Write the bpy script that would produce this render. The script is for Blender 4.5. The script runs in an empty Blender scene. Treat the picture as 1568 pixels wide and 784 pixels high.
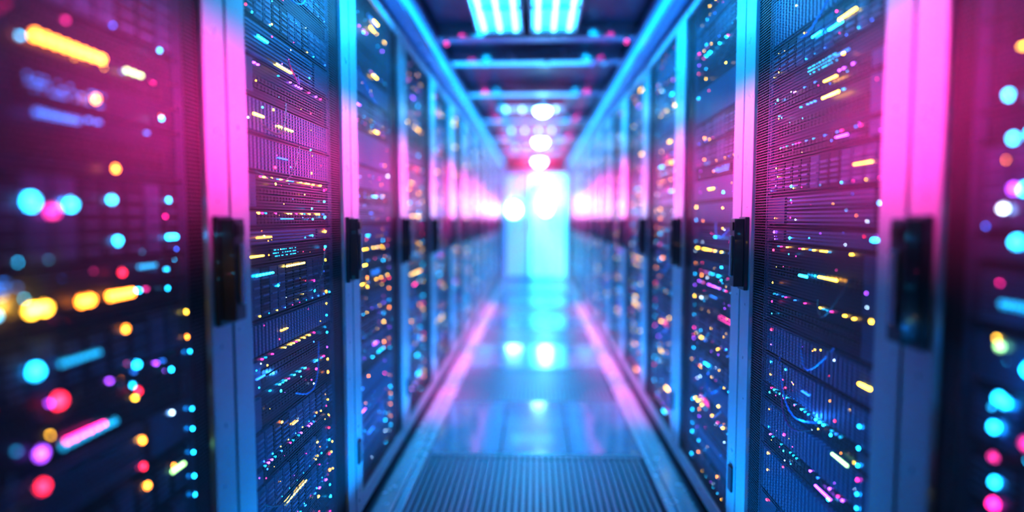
import bpy, math, random
from mathutils import Vector, Matrix
S=bpy.context.scene
S.view_settings.view_transform='Standard'
S.view_settings.look='None'
S.view_settings.exposure=.12
S.view_settings.gamma=.80
HW=0.62      # half width of the aisle
RW=0.8       # rack width
RT=1.98      # rack height
CZ=2.17      # ceiling
YE=11.0      # end wall

# ---------------------------------------------------------------- materials
def mat(name,base=(.1,.1,.1),rough=.5,metal=0.,em=None,es=0.,noise=0.,spec=.5,coat=0.,sample=True):
    m=bpy.data.materials.new(name); m.use_nodes=True
    nt=m.node_tree; b=nt.nodes['Principled BSDF']
    b.inputs['Base Color'].default_value=(*base,1)
    b.inputs['Roughness'].default_value=rough
    b.inputs['Metallic'].default_value=metal
    b.inputs['Specular IOR Level'].default_value=spec
    b.inputs['Coat Weight'].default_value=coat
    if em:
        b.inputs['Emission Color'].default_value=(*em,1)
        b.inputs['Emission Strength'].default_value=es
        if not sample: m.cycles.emission_sampling='NONE'
    if noise>0:
        tc=nt.nodes.new('ShaderNodeTexCoord'); n=nt.nodes.new('ShaderNodeTexNoise')
        n.inputs['Scale'].default_value=14; n.inputs['Detail'].default_value=3
        nt.links.new(tc.outputs['Object'],n.inputs['Vector'])
        mr=nt.nodes.new('ShaderNodeMapRange')
        mr.inputs['To Min'].default_value=max(.02,rough-noise); mr.inputs['To Max'].default_value=rough+noise
        nt.links.new(n.outputs['Fac'],mr.inputs['Value']); nt.links.new(mr.outputs['Result'],b.inputs['Roughness'])
    return m
M={}
M['chassis']=mat('server_chassis_dark',(.016,.026,.055),.35,.6)
M['steel']=mat('server_steel_blue',(.09,.17,.32),.3,.8)
M['slat']=mat('vent_slat_steel',(.2,.34,.6),.3,.8)
M['black']=mat('port_black',(.008,.008,.015),.3)
M['cab']=mat('cabinet_black',(.015,.024,.045),.4,.3)
M['stile']=mat('door_stile_aluminium',(.24,.34,.42),.3,.5,noise=.08)
M['handle']=mat('handle_black',(.015,.03,.05),.3,.2,coat=.5)
M['hsteel']=mat('handle_lever_steel',(.3,.40,.55),.25,.9)
def led(name,c,s): M[name]=mat('led_'+name,(c[0]*.3,c[1]*.3,c[2]*.3),.4,em=c,es=s,sample=False)
led('cyan',(.02,.58,1),19); led('orange',(1,.30,.03),21); led('yellow',(1,.55,.05),21)
led('pink',(1,.03,.32),16); led('white',(.6,.85,1),17); led('blue',(.04,.2,1),11)
led('violet',(.45,.10,1),11); led('green',(.45,.9,.35),8); led('dimpink',(1,.06,.4),5)
led('dimblue',(.04,.28,1),4); led('red',(1,.03,.08),12); led('dimcyan',(.02,.5,.9),3.2)
M['cable_p']=mat('cable_magenta',(.5,.04,.3),.4); M['cable_b']=mat('cable_blue',(.03,.25,.8),.4)
M['cable_k']=mat('cable_dark',(.03,.03,.06),.4)
# perforated door: punched holes, procedural, in the door's own coordinates
def perforated():
    m=bpy.data.materials.new('perforated_door_steel'); m.use_nodes=True; nt=m.node_tree; N=nt.nodes; L=nt.links
    b=N['Principled BSDF']; b.inputs['Base Color'].default_value=(.11,.10,.15,1)
    b.inputs['Metallic'].default_value=.55; b.inputs['Roughness'].default_value=.30
    tc=N.new('ShaderNodeTexCoord'); sx=N.new('ShaderNodeSeparateXYZ'); L.new(tc.outputs['Object'],sx.inputs[0])
    def math_(op,a,bv=None):
        n=N.new('ShaderNodeMath'); n.operation=op
        if isinstance(a,(int,float)): n.inputs[0].default_value=a
        else: L.new(a,n.inputs[0])
        if bv is not None:
            if isinstance(bv,(int,float)): n.inputs[1].default_value=bv
            else: L.new(bv,n.inputs[1])
        return n.outputs[0]
    p=.0085
    zr=math_('DIVIDE',sx.outputs['Z'],p*.87); row=math_('FLOOR',zr)
    off=math_('MULTIPLY',math_('MODULO',row,2.0),.5)
    yf=math_('SUBTRACT',math_('FRACT',math_('ADD',math_('DIVIDE',sx.outputs['Y'],p),off)),.5)
    zf=math_('SUBTRACT',math_('FRACT',zr),.5)
    d=math_('ADD',math_('MULTIPLY',yf,yf),math_('MULTIPLY',zf,zf))
    solid=math_('GREATER_THAN',d,.44*.44)
    tr=N.new('ShaderNodeBsdfTransparent'); mx=N.new('ShaderNodeMixShader')
    L.new(solid,mx.inputs[0]); L.new(tr.outputs[0],mx.inputs[1]); L.new(b.outputs[0],mx.inputs[2])
    L.new(mx.outputs[0],N['Material Output'].inputs['Surface'])
    return m
M['perf']=perforated()

# ---------------------------------------------------------------- mesh builder
class MB:
    def __init__(s,sign=1): s.v=[];s.f=[];s.m=[];s.names=[];s.sign=sign
    def mi(s,n):
        if n not in s.names: s.names.append(n)
        return s.names.index(n)
    def box(s,u0,u1,w0,w1,z0,z1,m):   # u along aisle (y), w depth (x)
        b=len(s.v); g=s.sign
        for w in (w0,w1):
            for u in (u0,u1):
                for z in (z0,z1): s.v.append((g*w,u,z))
        F=[(0,1,3,2),(4,6,7,5),(0,4,5,1),(2,3,7,6),(0,2,6,4),(1,5,7,3)]
        k=s.mi(m)
        for f in F:
            f=[b+i for i in f]
            if g<0: f=f[::-1]
            s.f.append(f); s.m.append(k)
    def sheet(s,u0,u1,w,z0,z1,m):
        b=len(s.v); g=s.sign
        s.v+=[(g*w,u0,z0),(g*w,u1,z0),(g*w,u1,z1),(g*w,u0,z1)]
        s.f.append([b+i for i in ((3,2,1,0) if g>0 else (0,1,2,3))]); s.m.append(s.mi(m))
    def dome(s,u,z,r,w,m,n=10,ru=None):  # small rounded LED lens protruding to -w
        b=len(s.v); g=s.sign; ru=ru or r
        rings=[(1,0),(1,-.35*r),(.7,-.75*r)]
        for (k,dw) in rings:
            for i in range(n):
                a=2*math.pi*i/n; s.v.append((g*(w+dw),u+ru*k*math.cos(a),z+r*k*math.sin(a)))
        s.v.append((g*(w-.95*r),u,z)); k=s.mi(m)
        for j in range(2):
            for i in range(n):
                i2=(i+1)%n
                s.f.append([b+j*n+i,b+j*n+i2,b+(j+1)*n+i2,b+(j+1)*n+i]); s.m.append(k)
        for i in range(n):
            s.f.append([b+2*n+i,b+2*n+(i+1)%n,b+3*n]); s.m.append(k)
    def tube(s,pts,r,m,n=6):
        b=len(s.v); k=s.mi(m); P=[Vector((s.sign*p[1],p[0],p[2])) for p in pts]
        for i,p in enumerate(P):
            t=(P[min(i+1,len(P)-1)]-P[max(i-1,0)]).normalized()
            a=t.orthogonal().normalized() if abs(t.x)>.9 else t.cross(Vector((1,0,0))).normalized(); c=t.cross(a)
            for j in range(n):
                q=p+a*r*math.cos(2*math.pi*j/n)+c*r*math.sin(2*math.pi*j/n); s.v.append(q[:])
        for i in range(len(P)-1):
            for j in range(n):
                j2=(j+1)%n; s.f.append([b+i*n+j,b+i*n+j2,b+(i+1)*n+j2,b+(i+1)*n+j]); s.m.append(k)
    def mesh(s,name):
        me=bpy.data.meshes.new(name); me.from_pydata(s.v,[],s.f)
        for n in s.names: me.materials.append(M[n])
        me.polygons.foreach_set('material_index',s.m); me.update(); return me
def obj(name,me,parent=None,loc=(0,0,0),bevel=0):
    o=bpy.data.objects.new(name,me); S.collection.objects.link(o); o.location=loc
    if parent: o.parent=parent
    if bevel:
        b=o.modifiers.new('bevel','BEVEL'); b.width=bevel; b.segments=2; b.limit_method='ANGLE'
    return o
def empty(name,loc=(0,0,0)):
    e=bpy.data.objects.new(name,None); S.collection.objects.link(e); e.location=loc; e.empty_display_size=.1; return e

# ---------------------------------------------------------------- rack contents
W0=.05
def unit(sv,ld,z0,h,kind,r,dens,dim):
    z1=z0+h-.003; a,b=.095,.705
    sv.box(a,b,W0,.55,z0,z1,'chassis')
    for (e0,e1) in ((a,a+.014),(b-.014,b)):
        sv.box(e0,e1,W0-.008,W0,z0+.002,z1-.002,'steel')
    a+=.018;b-=.018; zm=(z0+z1)/2
    if kind=='drives':
        n=12; dw=(b-a)/n
        for i in range(n):
            x=a+i*dw
            sv.box(x+.003,x+dw-.003,W0-.01,W0,z0+.006,z1-.006,'steel' if r.random()<.5 else 'chassis')
            for j in range(5):
                zz=z0+.014+j*(h-.03)/5
                sv.box(x+.008,x+dw-.008,W0-.013,W0-.01,zz,zz+.004,'slat')
            if r.random()<dens:
                ld.dome(x+dw*.8,z0+.01,.0018,W0-.011,r.choice(['cyan','dimcyan','blue','dimpink','yellow']),6)
    elif kind=='switch':
        n=24; dw=(b-a-.12)/n; c=r.choice(['yellow','cyan','yellow','violet','dimblue'])
        for i in range(n):
            x=a+.1+i*dw
            for zz in ([zm-.014,zm+.002] if h<.06 else [zm-.022,zm-.004]):
                sv.box(x+.002,x+dw-.002,W0-.004,W0,zz,zz+.012,'black')
            if r.random()<dens*.6: ld.box(x+.004,x+.010,W0-.006,W0-.001,z1-.009,z1-.0055,c if r.random()<.5 else r.choice(['dimpink','dimcyan','dimblue']) )
        sv.box(a,a+.08,W0-.012,W0,z0+.005,z1-.005,'steel')
    elif kind=='vent':
        n=30; dw=(b-a)/n
        for i in range(n):
            x=a+i*dw; sv.box(x,x+dw*.5,W0-.012,W0,z0+.006,z1-.006,'slat')
    elif kind=='grille':
        n=max(3,int(h/.010))
        for i in range(n):
            zz=z0+.006+i*(h-.012)/n; sv.box(a+.05,b-.12,W0-.012,W0,zz,zz+.004,'slat')
        sv.box(b-.1,b,W0-.01,W0,z0+.008,z1-.008,'steel')
    elif kind=='matrix':      # fine activity-light field next to the ports
        c=r.choice(['dimpink','dimpink','dimblue','dimcyan']); s0=a+r.uniform(.06,.34)
        sv.box(s0-.01,s0+.15,W0-.006,W0,z0+.006,z1-.006,'black')
        for j in range(3):
            for i in range(26):
                if r.random()<.55:
                    ld.box(s0+i*.0055,s0+i*.0055+.003,W0-.0075,W0-.006,z0+.013+j*.008,z0+.0155+j*.008,c)
    # status LEDs in vertical columns, one per rack unit
    nU=max(1,round(h/.0445)); low=z0<1.15
    for uc,pr in ((.125,.40),(.30,.2),(.545,.6 if low else .25),(.645,.95 if low else .4)):
        for q in range(nU):
            if r.random()<dens*pr:
                c=r.choices(['cyan','orange','pink','yellow','white','violet','red'],[8,4,3,4,1,1,2])[0]
                zz=z0+(q+r.uniform(.3,.7))*.0445
                ld.dome(uc+r.uniform(-.002,.002),zz,(.8 if dim else 1)*r.choice([.0022,.0030,.0040]),W0-.012,c,8)
    if r.random()<dens*.6:      # short LED bars
        c=r.choices(['yellow','orange','cyan','violet','dimblue','pink'],[5,3,3,2,3,1])[0]
        s0=r.uniform(.15,.5); k=r.randint(4,9)
        for i in range(k): ld.box(s0+i*.0085,s0+i*.0085+.0065,W0-.016,W0-.012,zm-.0018,zm+.0018,c)
    if r.random()<dens*1.1:
        for _ in range(r.randint(3,8)):
            ld.dome(r.uniform(.13,.67),z0+r.uniform(.15,.85)*h,r.choice([.0010,.0013,.0020]),W0-.012,r.choice(['cyan','cyan','pink','dimpink','orange','blue','violet','yellow','yellow','red','white']),6)

def build_rack_meshes(seed,sign,dens,extra=(),dim=False):
    r=random.Random(seed)
    cab=MB(sign); G=.002
    cab.box(G,.02,.014,.7,.03,RT,'cab'); cab.box(RW-.02,RW-G,.014,.7,.03,RT,'cab')
    cab.box(.02,RW-.02,.014,.7,RT-.02,RT,'cab'); cab.box(.02,RW-.02,.014,.7,.03,.06,'cab'); cab.box(.02,RW-.02,.68,.7,.06,RT-.02,'cab')
    cab.box(.085,.094,.04,.06,.06,RT-.02,'steel'); cab.box(.706,.715,.04,.06,.06,RT-.02,'steel')
    cab.box(.03,RW-.03,.05,.65,0.0,.03,'black')
    fr=MB(sign); st=.082
    fr.box(.004,st,0,.012,.05,RT-.01,'stile'); fr.box(RW-st,RW-.004,0,.012,.05,RT-.01,'stile')
    fr.box(st,RW-st,.001,.012,RT-.06,RT-.01,'stile'); fr.box(st,RW-st,.001,.012,.05,.11,'stile')
    dm=MB(sign); dm.sheet(st-.005,RW-st+.005,.009,.10,RT-.05,'perf')
    hd=MB(sign)
    u0=RW-.07
    hd.box(u0,u0+.055,-.012,0,.89,1.105,'handle')
    hd.box(u0+.006,u0+.046,-.04,-.012,.90,1.10,'handle')
    hd.box(u0+.018,u0+.034,-.046,-.04,.93,1.05,'hsteel')
    hd.box(u0+.012,u0+.040,-.044,-.04,1.065,1.09,'black')
    hd.box(.02,.055,-.006,0,.24,.32,'handle')
    sv=MB(sign); ld=MB(sign)
    z=.1; U=.0445
    while z<RT-.1:
        k=r.choice([1,1,2,2,2,3]); kind=r.choice(['switch','matrix','grille','switch']) if k==1 else r.choice(['drives','drives','vent','grille','switch'])
        if z+k*U>RT-.06: k=1
        unit(sv,ld,z,k*U,kind,r,dens*(1.0 if z<1.35 else .7),dim); z+=k*U
    # patch cables
    for _ in range(9):
        ua=r.uniform(.14,.45); ub=ua+r.uniform(.08,.28); za=r.uniform(.2,1.85); zb=za+r.uniform(-.12,.12); c=r.choice(['cable_p','cable_b','cable_k','cable_k'])
        pts=[]
        for i in range(13):
            t=i/12; pts.append((ua+(ub-ua)*t,W0-.004-.02*math.sin(math.pi*t),za+(zb-za)*t-.06*math.sin(math.pi*t)))
        sv.tube(pts,.0025,c)
    for e in extra:
        if e[0]=='d': ld.dome(e[1],e[2],e[3],W0-.014,e[4],12)
        else:
            _,ua,ub,zz,t,c,n=e; p=(ub-ua)/n
            for i in range(n): ld.dome(ua+(i+.5)*p,zz,t,W0-.014,c,10,ru=p*.42)
    return dict(cabinet_body=cab.mesh('cabinet_body'),door_frame=fr.mesh('door_frame'),door_mesh=dm.mesh('door_mesh'),
                door_handle=hd.mesh('door_handle'),server_units=sv.mesh('server_units'),status_leds=ld.mesh('status_leds'))
def place_rack(ms,sign,y0):
    e=empty('server_rack',(sign*HW,y0,0))
    for k,me in ms.items():
        obj(k,me,e,bevel={'door_frame':.002,'door_handle':.004}.get(k,0))
    return e
# hand-placed indicator lights (aisle coordinate y, height z) for the nearest cabinets
LN=[('b',.76,.895,1.34,.006,'orange',8),('d',.872,1.278,.005,'orange'),('d',.908,1.178,.005,'orange'),
 ('d',1.03,1.393,.003,'cyan'),('d',1.028,1.275,.003,'cyan'),('d',1.04,1.133,.004,'cyan'),('d',.896,1.129,.006,'cyan'),
 ('d',.815,1.12,.008,'cyan'),('d',.748,1.122,.010,'cyan'),('d',.906,1.065,.006,'cyan'),('b',1.03,1.06,1.067,.005,'cyan',3),
 ('b',.770,.792,1.11,.010,'dimpink',1),('d',.913,1.015,.005,'red'),('b',.818,.85,.981,.008,'orange',2),('b',.878,.938,.981,.007,'orange',5),
 ('b',.73,.772,.981,.008,'yellow',2),('d',.916,.924,.005,'orange'),('d',1.081,.925,.0035,'yellow'),('d',1.081,.878,.0035,'orange'),
 ('d',.939,.86,.006,'cyan'),('d',.777,.85,.010,'red'),('d',.94,.816,.005,'red'),('b',.775,.889,.785,.005,'dimcyan',8),
 ('d',.945,.731,.005,'orange'),('d',.945,.686,.005,'red'),('d',.953,.649,.005,'orange'),
 ('d',1.089,.848,.003,'cyan'),('d',1.089,.738,.003,'cyan'),('d',1.089,.699,.003,'cyan'),('d',1.089,.653,.003,'cyan'),('d',1.089,.606,.003,'cyan'),('d',1.089,.569,.003,'cyan'),
 ('d',.744,.789,.008,'violet'),('d',.744,.744,.008,'red'),('b',1.02,1.06,.643,.004,'green',6),('b',.937,.983,1.337,.003,'green',3),
 ('b',.95,1.0,1.02,.003,'dimcyan',5),('d',.742,.90,.009,'cyan'),('b',.76,.84,1.24,.004,'dimblue',8),('b',.78,.86,.90,.004,'dimcyan',8)]
RN=[('d',.861,1.114,.006,'white'),('d',.825,1.139,.007,'cyan'),('d',.845,1.141,.006,'violet'),('d',.834,1.068,.008,'cyan'),
 ('d',.851,.847,.007,'cyan'),('d',.84,.844,.007,'cyan'),('d',.857,.803,.007,'cyan'),('d',.851,.725,.006,'cyan'),('d',.851,.693,.007,'pink'),
 ('d',.817,1.212,.008,'cyan'),('d',.862,1.271,.006,'cyan'),('d',.85,1.21,.006,'cyan'),('d',.817,1.379,.007,'cyan'),('d',.80,.9,.009,'cyan'),
 ('b',.80,.86,.98,.005,'dimcyan',5),('d',.855,.76,.006,'dimpink'),('d',.80,.80,.008,'dimpink'),('d',.855,.92,.006,'green')]
R2=[('d',1.135,1.43,.0045,'cyan'),('d',1.145,1.295,.004,'cyan'),('d',1.16,1.13,.004,'cyan'),('b',1.155,1.185,1.058,.004,'cyan',3),
 ('d',1.175,.90,.004,'yellow'),('d',1.15,.808,.004,'pink'),('b',1.27,1.345,1.53,.003,'yellow',7),('b',1.42,1.47,1.53,.003,'cyan',4),('b',1.33,1.41,1.375,.003,'yellow',7),
 ('b',1.31,1.40,.965,.003,'yellow',7),('b',1.24,1.31,.582,.004,'green',7),('b',1.45,1.50,.96,.004,'cyan',4),
 ('d',1.204,.68,.003,'cyan'),('d',1.204,.635,.003,'cyan'),('d',1.204,.60,.003,'cyan'),('d',1.204,.57,.003,'pink'),('d',1.204,.54,.003,'cyan'),('d',1.204,.51,.003,'cyan')]
L2=[('b',1.50,1.60,1.49,.0035,'yellow',7),('b',1.40,1.46,1.53,.0035,'cyan',4),('b',1.50,1.60,1.335,.003,'yellow',7),('b',1.53,1.66,.975,.0035,'yellow',9),
 ('b',1.36,1.46,.965,.003,'cyan',6),('b',1.50,1.64,.35,.003,'yellow',7),('d',1.72,1.30,.003,'cyan'),('d',1.72,1.13,.003,'cyan'),('d',1.72,1.05,.003,'cyan')]
rel=lambda L,y:[(e[0],e[1]-y,*e[2:]) if e[0]=='d' else (e[0],e[1]-y,e[2]-y,*e[3:]) for e in L]
yl=1.186-RW; yr=1.02-RW
Ls=[build_rack_meshes(11,-1,.8),build_rack_meshes(12,-1,.8),build_rack_meshes(13,-1,.7)]
Rs=[build_rack_meshes(21,1,.8),build_rack_meshes(22,1,.8),build_rack_meshes(23,1,.7)]
place_rack(build_rack_meshes(31,-1,.25,rel(LN,yl),True),-1,yl)
place_rack(build_rack_meshes(32,1,.25,rel(RN,yr),True),1,yr)
place_rack(Ls[2],-1,yl-RW); place_rack(Rs[2],1,yr-RW)
place_rack(build_rack_meshes(33,-1,.9,rel(L2,yl+RW)),-1,yl+RW)
place_rack(build_rack_meshes(34,1,.85,rel(R2,yr+RW)),1,yr+RW)
for i in range(2,13):
    if yl+i*RW+RW<YE: place_rack(Ls[i%3],-1,yl+i*RW)
    if yr+i*RW+RW<YE: place_rack(Rs[i%3],1,yr+i*RW)

# ---------------------------------------------------------------- room shell
M['wall']=mat('wall_dark_paint',(.03,.04,.08),.6,noise=.1)
M['ceil']=mat('ceiling_dark_panel',(.015,.04,.09),.35,.2,noise=.12)
M['floor']=mat('subfloor_dark',(.02,.03,.06),.4)
M['tile']=mat('floor_tile_gloss',(.14,.24,.34),.11,.6,noise=.03,coat=.4)
M['grill']=mat('floor_grille_steel',(.13,.22,.28),.28,.6)
M['trim']=mat('trim_aluminium',(.32,.41,.50),.25,.6,noise=.08)
M['beam']=mat('beam_painted_steel',(.12,.3,.5),.3,.4,noise=.08)
M['beam_glow']=mat('led_strip_cyan',(.1,.3,.5),.4,em=(.01,.50,1),es=1.6)  # emission put on the beams so they read as lit cyan
M['lampc']=mat('lamp_diffuser_cyan',(.3,.6,.8),.4,em=(.01,.60,1),es=2.4)
M['tubec']=mat('lamp_tube_white_cyan',(.8,.9,1),.4,em=(.25,.85,1),es=4.5)
M['down']=mat('downlight_lens',(.9,.95,1),.3,em=(.4,.88,1),es=20)
def simple(name,boxes,bevel=0,parent=None):   # x0,x1,y0,y1,z0,z1,mat
    b=MB(1)
    for (x0,x1,y0,y1,z0,z1,m) in boxes: b.box(y0,y1,x0,x1,z0,z1,m)
    return obj(name,b.mesh(name),parent,bevel=bevel)
YB=-1.6; XW=1.4
simple('floor',[(-XW,XW,YB,YE,-.12,-.06,'floor'),(-XW,-.49,YB,YE,-.06,-.001,'floor'),(.49,XW,YB,YE,-.06,-.001,'floor')])
simple('ceiling',[(-XW,XW,YB,YE,CZ,CZ+.08,'ceil')])
simple('wall_left',[(-XW-.1,-XW,YB,YE,-.12,CZ+.08,'wall')]); simple('wall_right',[(XW,XW+.1,YB,YE,-.12,CZ+.08,'wall')])
simple('wall_back',[(-XW-.1,XW+.1,YE,YE+.1,-.12,CZ+.08,'wall')]); simple('wall_front',[(-XW-.1,XW+.1,YB-.1,YB,-.12,CZ+.08,'wall')])
# raised floor tiles
y=2.72-.8*6; i=0
ti=[];gi=[]
while y<YE-.05:
    y1=min(y+.8,YE-.005)
    if i%2==0:   # solid
        for (a,b) in ((-.49,-.165),(-.161,.161),(.165,.49)): ti.append((a,b,y+.003,y1-.003,-.05,0,'tile'))
    else:
        gi.append((-.49,.49,y+.003,y+.03,-.05,0,'grill')); gi.append((-.49,.49,y1-.03,y1-.003,-.05,0,'grill'))
        gi.append((-.49,.49,y+.03,y1-.03,-.055,-.02,'floor'))
        n=36
        for k in range(n):
            a=-.488+k*.976/n; gi.append((a,a+.016,y+.03,y1-.03,-.02,-.001,'grill'))
    y+=.8; i+=1
simple('floor_tiles',ti,.0015); simple('floor_grilles',gi)
for n,sg in (('trim_1',-1),('trim_2',1)):
    bx=[]
    for (a,b,h) in ((.495,.53,.012),(.532,.575,.022),(.577,.612,.012)):
        x0,x1=sorted((sg*a,sg*b)); bx.append((x0,x1,YB,YE-.01,-.001,h,'trim'))
    simple(n,bx,.003)
# overhead fascia beams running along the rack tops
for sg,n in ((-1,'trim_3'),(1,'trim_4')):
    def sx(a,b): return sorted((sg*a,sg*b))
    simple(n,[(*sx(.575,.64),YB,YE-.01,RT+.005,RT+.15,'beam'),(*sx(.56,.575),YB,YE-.01,RT+.005,RT+.03,'beam'),
      (*sx(.566,.575),YB,YE-.01,RT+.035,RT+.095,'beam_glow'),(*sx(.55,.575),YB,YE-.01,RT+.10,RT+.15,'beam')],.002)
for yy,w in ((1.4,.05),(2.25,.05),(3.42,.06),(3.92,.07),(4.9,.08),(6.2,.08),(7.6,.08),(9.2,.08)):
    bb=[(-.55,.55,yy-w,yy+w,CZ-.06,CZ-.001,'beam'),(-.55,.55,yy-w-.012,yy-w,CZ-.07,CZ-.001,'trim')]
    if yy>3.5: bb.append((-.54,.34,yy-w+.01,yy+w-.01,CZ-.066,CZ-.06,'beam_glow'))
    simple('ceiling_beam',bb,.002)
# ceiling light fixtures (twin troffers)
def troffer(xc,yc,wx,wy,nt=3):
    z=CZ-.03; e=empty('ceiling_light_panel',(xc,yc,z))
    f=.012
    simple('frame',[(-wx/2,wx/2,-wy/2,-wy/2+f,-.03,.028,'trim'),(-wx/2,wx/2,wy/2-f,wy/2,-.03,.028,'trim'),(-wx/2,-wx/2+f,-wy/2+f,wy/2-f,-.03,.028,'trim'),(wx/2-f,wx/2,-wy/2+f,wy/2-f,-.03,.028,'trim'),
        (-wx/2,wx/2,-f/2,f/2,-.028,-.01,'trim')],.001,e)
    simple('diffuser',[(-wx/2+f,wx/2-f,-wy/2+f,wy/2-f,-.008,0,'lampc')],0,e)
    t=MB(1)
    for k in range(nt):
        x=-wx/2+(k+.5)*wx/nt
        t.tube([(-wy/2+.03,x,-.018),(wy/2-.03,x,-.018)],.012,'tubec',10)
    obj('tubes',t.mesh('tubes'),e)
for yc in (1.0,2.95):
    troffer(-.195,yc,.255,.72); troffer(.095,yc,.255,.72)
for yc in (5.6,6.9,8.5): troffer(-.05,yc,.62,.3,4)
def downlight(x,y,z,r,nm='ceiling_downlight'):
    e=empty(nm,(x,y,z)); 
    def lathe(name,prof,m,n=28):
        v=[];f=[]
        for (rr,zz) in prof:
            for i in range(n):
                a=2*math.pi*i/n; v.append((rr*math.cos(a),rr*math.sin(a),zz))
        for j in range(len(prof)-1):
            for i in range(n): f.append([j*n+i,j*n+(i+1)%n,(j+1)*n+(i+1)%n,(j+1)*n+i])
        me=bpy.data.meshes.new(name); me.from_pydata(v,[],f); me.materials.append(M[m]); me.polygons.foreach_set('use_smooth',[True]*len(f)); obj(name,me,e)
    lathe('housing',[(r*.5,CZ-z),(r*.5,.05),(r*1.15,.03),(r*1.15,0),(r,0)],'trim')
    lathe('lens',[(r,0),(r*.95,-.35*r),(r*.7,-.65*r),(r*.35,-.82*r),(.001,-.86*r)],'down')
for (yy,r) in ((5.3,.07),(7.4,.085),(9.9,.10)): downlight(.06,yy,2.06,r)
# small glowing stubs added on the crossbeams to imitate lens bokeh discs
def bokeh_stub(x,y,c):
    b=MB(1); b.box(y-.012,y+.012,x-.012,x+.012,CZ-.085,CZ-.06,'trim')
    t=MB(1); t.tube([(y-.008,x,CZ-.094),(y+.008,x,CZ-.094)],.009,c,10)
    o=obj('bokeh_disc_stub',b.mesh('bokeh_disc_stub')); obj('lens',t.mesh('lens'),o)
for x,y_,c in ((-.32,3.84,'dimcyan'),(.07,3.84,'dimcyan'),(.35,3.84,'dimblue'),(.43,3.84,'dimcyan'),(.50,3.37,'dimpink'),(-.5,3.37,'dimpink')): bokeh_stub(x,y_,c)
# end door
M['pane_l']=mat('frosted_glass_lavender',(.3,.4,.8),.3,em=(.10,.38,1),es=1.3)
M['pane_r']=mat('frosted_glass_cyan',(.5,.8,1),.3,em=(.12,.72,1),es=2.5)
e=empty('door_1',(0,YE-.03,0))
simple('frame',[(-.64,-.56,-.05,.02,0,1.98,'beam'),(.56,.64,-.05,.02,0,1.98,'beam'),(-.56,.56,-.05,.02,1.92,1.98,'beam'),(-.13,-.09,-.05,.02,0,1.92,'beam')],.004,e)
simple('pane_1',[(-.56,-.13,-.01,.01,.02,1.92,'pane_l')],0,e); simple('pane_2',[(-.09,.56,-.01,.01,.02,1.92,'pane_r')],0,e)
simple('handles',[(-.17,-.15,-.07,-.05,.85,1.15,'trim'),(-.07,-.05,-.07,-.05,.85,1.15,'trim')],.004,e)
def wall_lamp(x,z,r,h):
    e=empty('wall_lamp',(x,YE-.10,z))
    b=MB(1)
    b.box(-.01,.04,-r*1.1,r*1.1,-h*1.1,-h*.9,'trim')
    obj('bracket',b.mesh('bracket'),e)
    bpy.ops.mesh.primitive_uv_sphere_add(segments=24,ring_count=12,radius=1,location=(0,0,0)); g=bpy.context.object
    g.name='globe'; g.scale=(r,r*.6,h); g.parent=e; g.data.materials.append(M['down']); 
    for p in g.data.polygons: p.use_smooth=True
wall_lamp(-.40,1.26,.12,.13); wall_lamp(.19,1.38,.10,.22)

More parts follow.
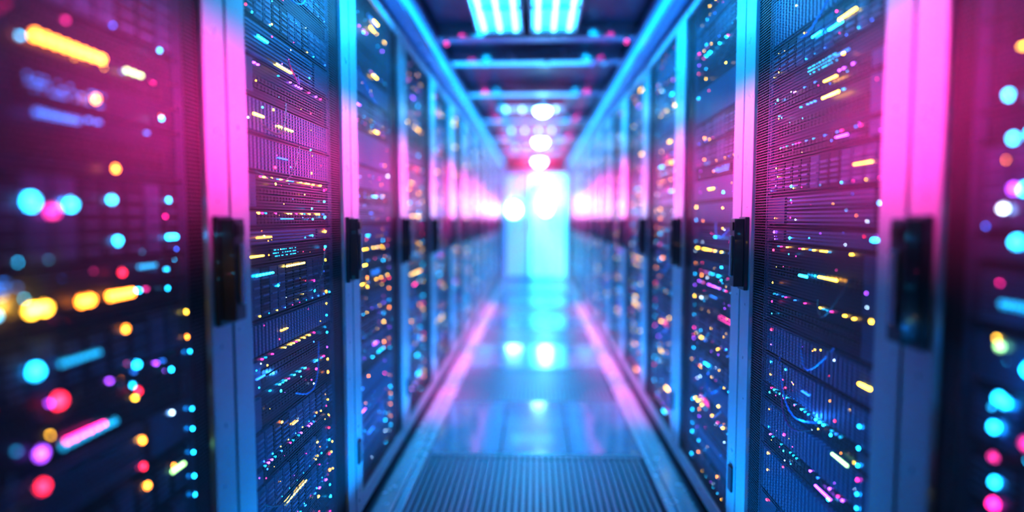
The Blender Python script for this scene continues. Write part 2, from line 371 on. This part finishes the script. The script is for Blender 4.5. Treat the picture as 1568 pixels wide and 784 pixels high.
# ---------------------------------------------------------------- lights
def area(name,loc,target,sx_,sy_,col,en,spread=180):
    l=bpy.data.lights.new(name,'AREA'); l.shape='RECTANGLE'; l.size=sx_; l.size_y=sy_; l.color=col; l.energy=en; l.spread=math.radians(spread)
    o=bpy.data.objects.new(name,l); S.collection.objects.link(o); o.location=loc
    d=(Vector(target)-Vector(loc)); 
    zax=-d.normalized(); yax=Vector((0,1,0)); xax=yax.cross(zax).normalized()
    o.rotation_euler=Matrix((xax,yax,zax)).transposed().to_euler()
    return o
PINK=(1,.03,.27); CY=(0,.58,1); BL=(0,.42,.95)
for sg in (-1,1):
    area('band_fill_magenta',(-sg*.42,2.4,CZ-.05),(sg*HW,2.4,1.29),.03,3.2,PINK,60,18)  # added lamp rows without fittings, for the pink band on the racks
    area('band_fill_magenta',(-sg*.42,5.5,CZ-.05),(sg*HW,5.5,1.28),.03,3.0,PINK,175,22)
    area('band_fill_magenta',(-sg*.42,8.4,CZ-.05),(sg*HW,8.4,1.20),.03,2.8,PINK,250 if sg<0 else 220,22)
    area('plinth_fill_magenta',(-sg*.42,5.4,CZ-.05),(sg*.54,5.4,0),.03,4.4,PINK,44,14)  # extra lamp added to tint the floor trim pink
    area('upper_fill_cyan',(sg*.30,5.9,CZ-.04),(sg*HW,5.9,1.75),.04,9.8,CY,150,60)  # added lamp, no cove here; turns the upper stiles cyan
    area('lower_fill_blue',(sg*.47,5.9,.03),(sg*HW,5.9,.45),.03,9.6,BL,88,64)  # added low lamp with no fitting; turns the lower stiles blue
area('aisle_fill_cyan',(0,6.5,CZ-.08),(0.001,6.5,0),.3,8.5,CY,170,50)  # added to brighten the floor; not one of the ceiling fixtures
def point(name,loc,col,en):
    l=bpy.data.lights.new(name,'POINT'); l.color=col; l.energy=en; l.shadow_soft_size=.004
    o=bpy.data.objects.new(name,l); S.collection.objects.link(o); o.location=loc
point('cabinet_fill_amber',(-.645,.74,.985),(1,.5,.05),1.0)  # lamp added for the yellow glow on the near servers
point('cabinet_fill_blue',(.645,1.45,.62),(.05,.35,1),.4); point('cabinet_fill_blue',(-.645,1.5,.70),(.05,.35,1),.3)  # lamps added behind the doors to bring out server detail
point('cabinet_fill_blue',(.645,.8,.9),(.02,.4,1),.5)
# light haze volume added in the far aisle to imitate lens bloom
hz=bpy.data.materials.new('bloom_volume'); hz.use_nodes=True; nt=hz.node_tree; nt.nodes.remove(nt.nodes['Principled BSDF'])
v=nt.nodes.new('ShaderNodeVolumeScatter'); v.inputs['Density'].default_value=.015; v.inputs['Anisotropy'].default_value=.4
nt.links.new(v.outputs[0],nt.nodes['Material Output'].inputs['Volume']); M['bloom']=hz
simple('bloom_volume',[(-.57,.57,3.2,YE-.30,.03,1.94,'bloom')])
w=bpy.data.worlds.new('dim_blue_world'); S.world=w; w.use_nodes=True
w.node_tree.nodes['Background'].inputs[0].default_value=(.02,.09,.22,1); w.node_tree.nodes['Background'].inputs[1].default_value=.3
# ---------------------------------------------------------------- camera
c=bpy.data.cameras.new('camera'); co=bpy.data.objects.new('camera',c); S.collection.objects.link(co)
co.location=(0,0,1.1); co.rotation_euler=(math.radians(90-3.6),0,math.radians(2.27))
c.sensor_width=36; c.lens=20.87; c.clip_start=.02
c.dof.use_dof=True; c.dof.focus_distance=1.6; c.dof.aperture_fstop=.54
S.camera=co
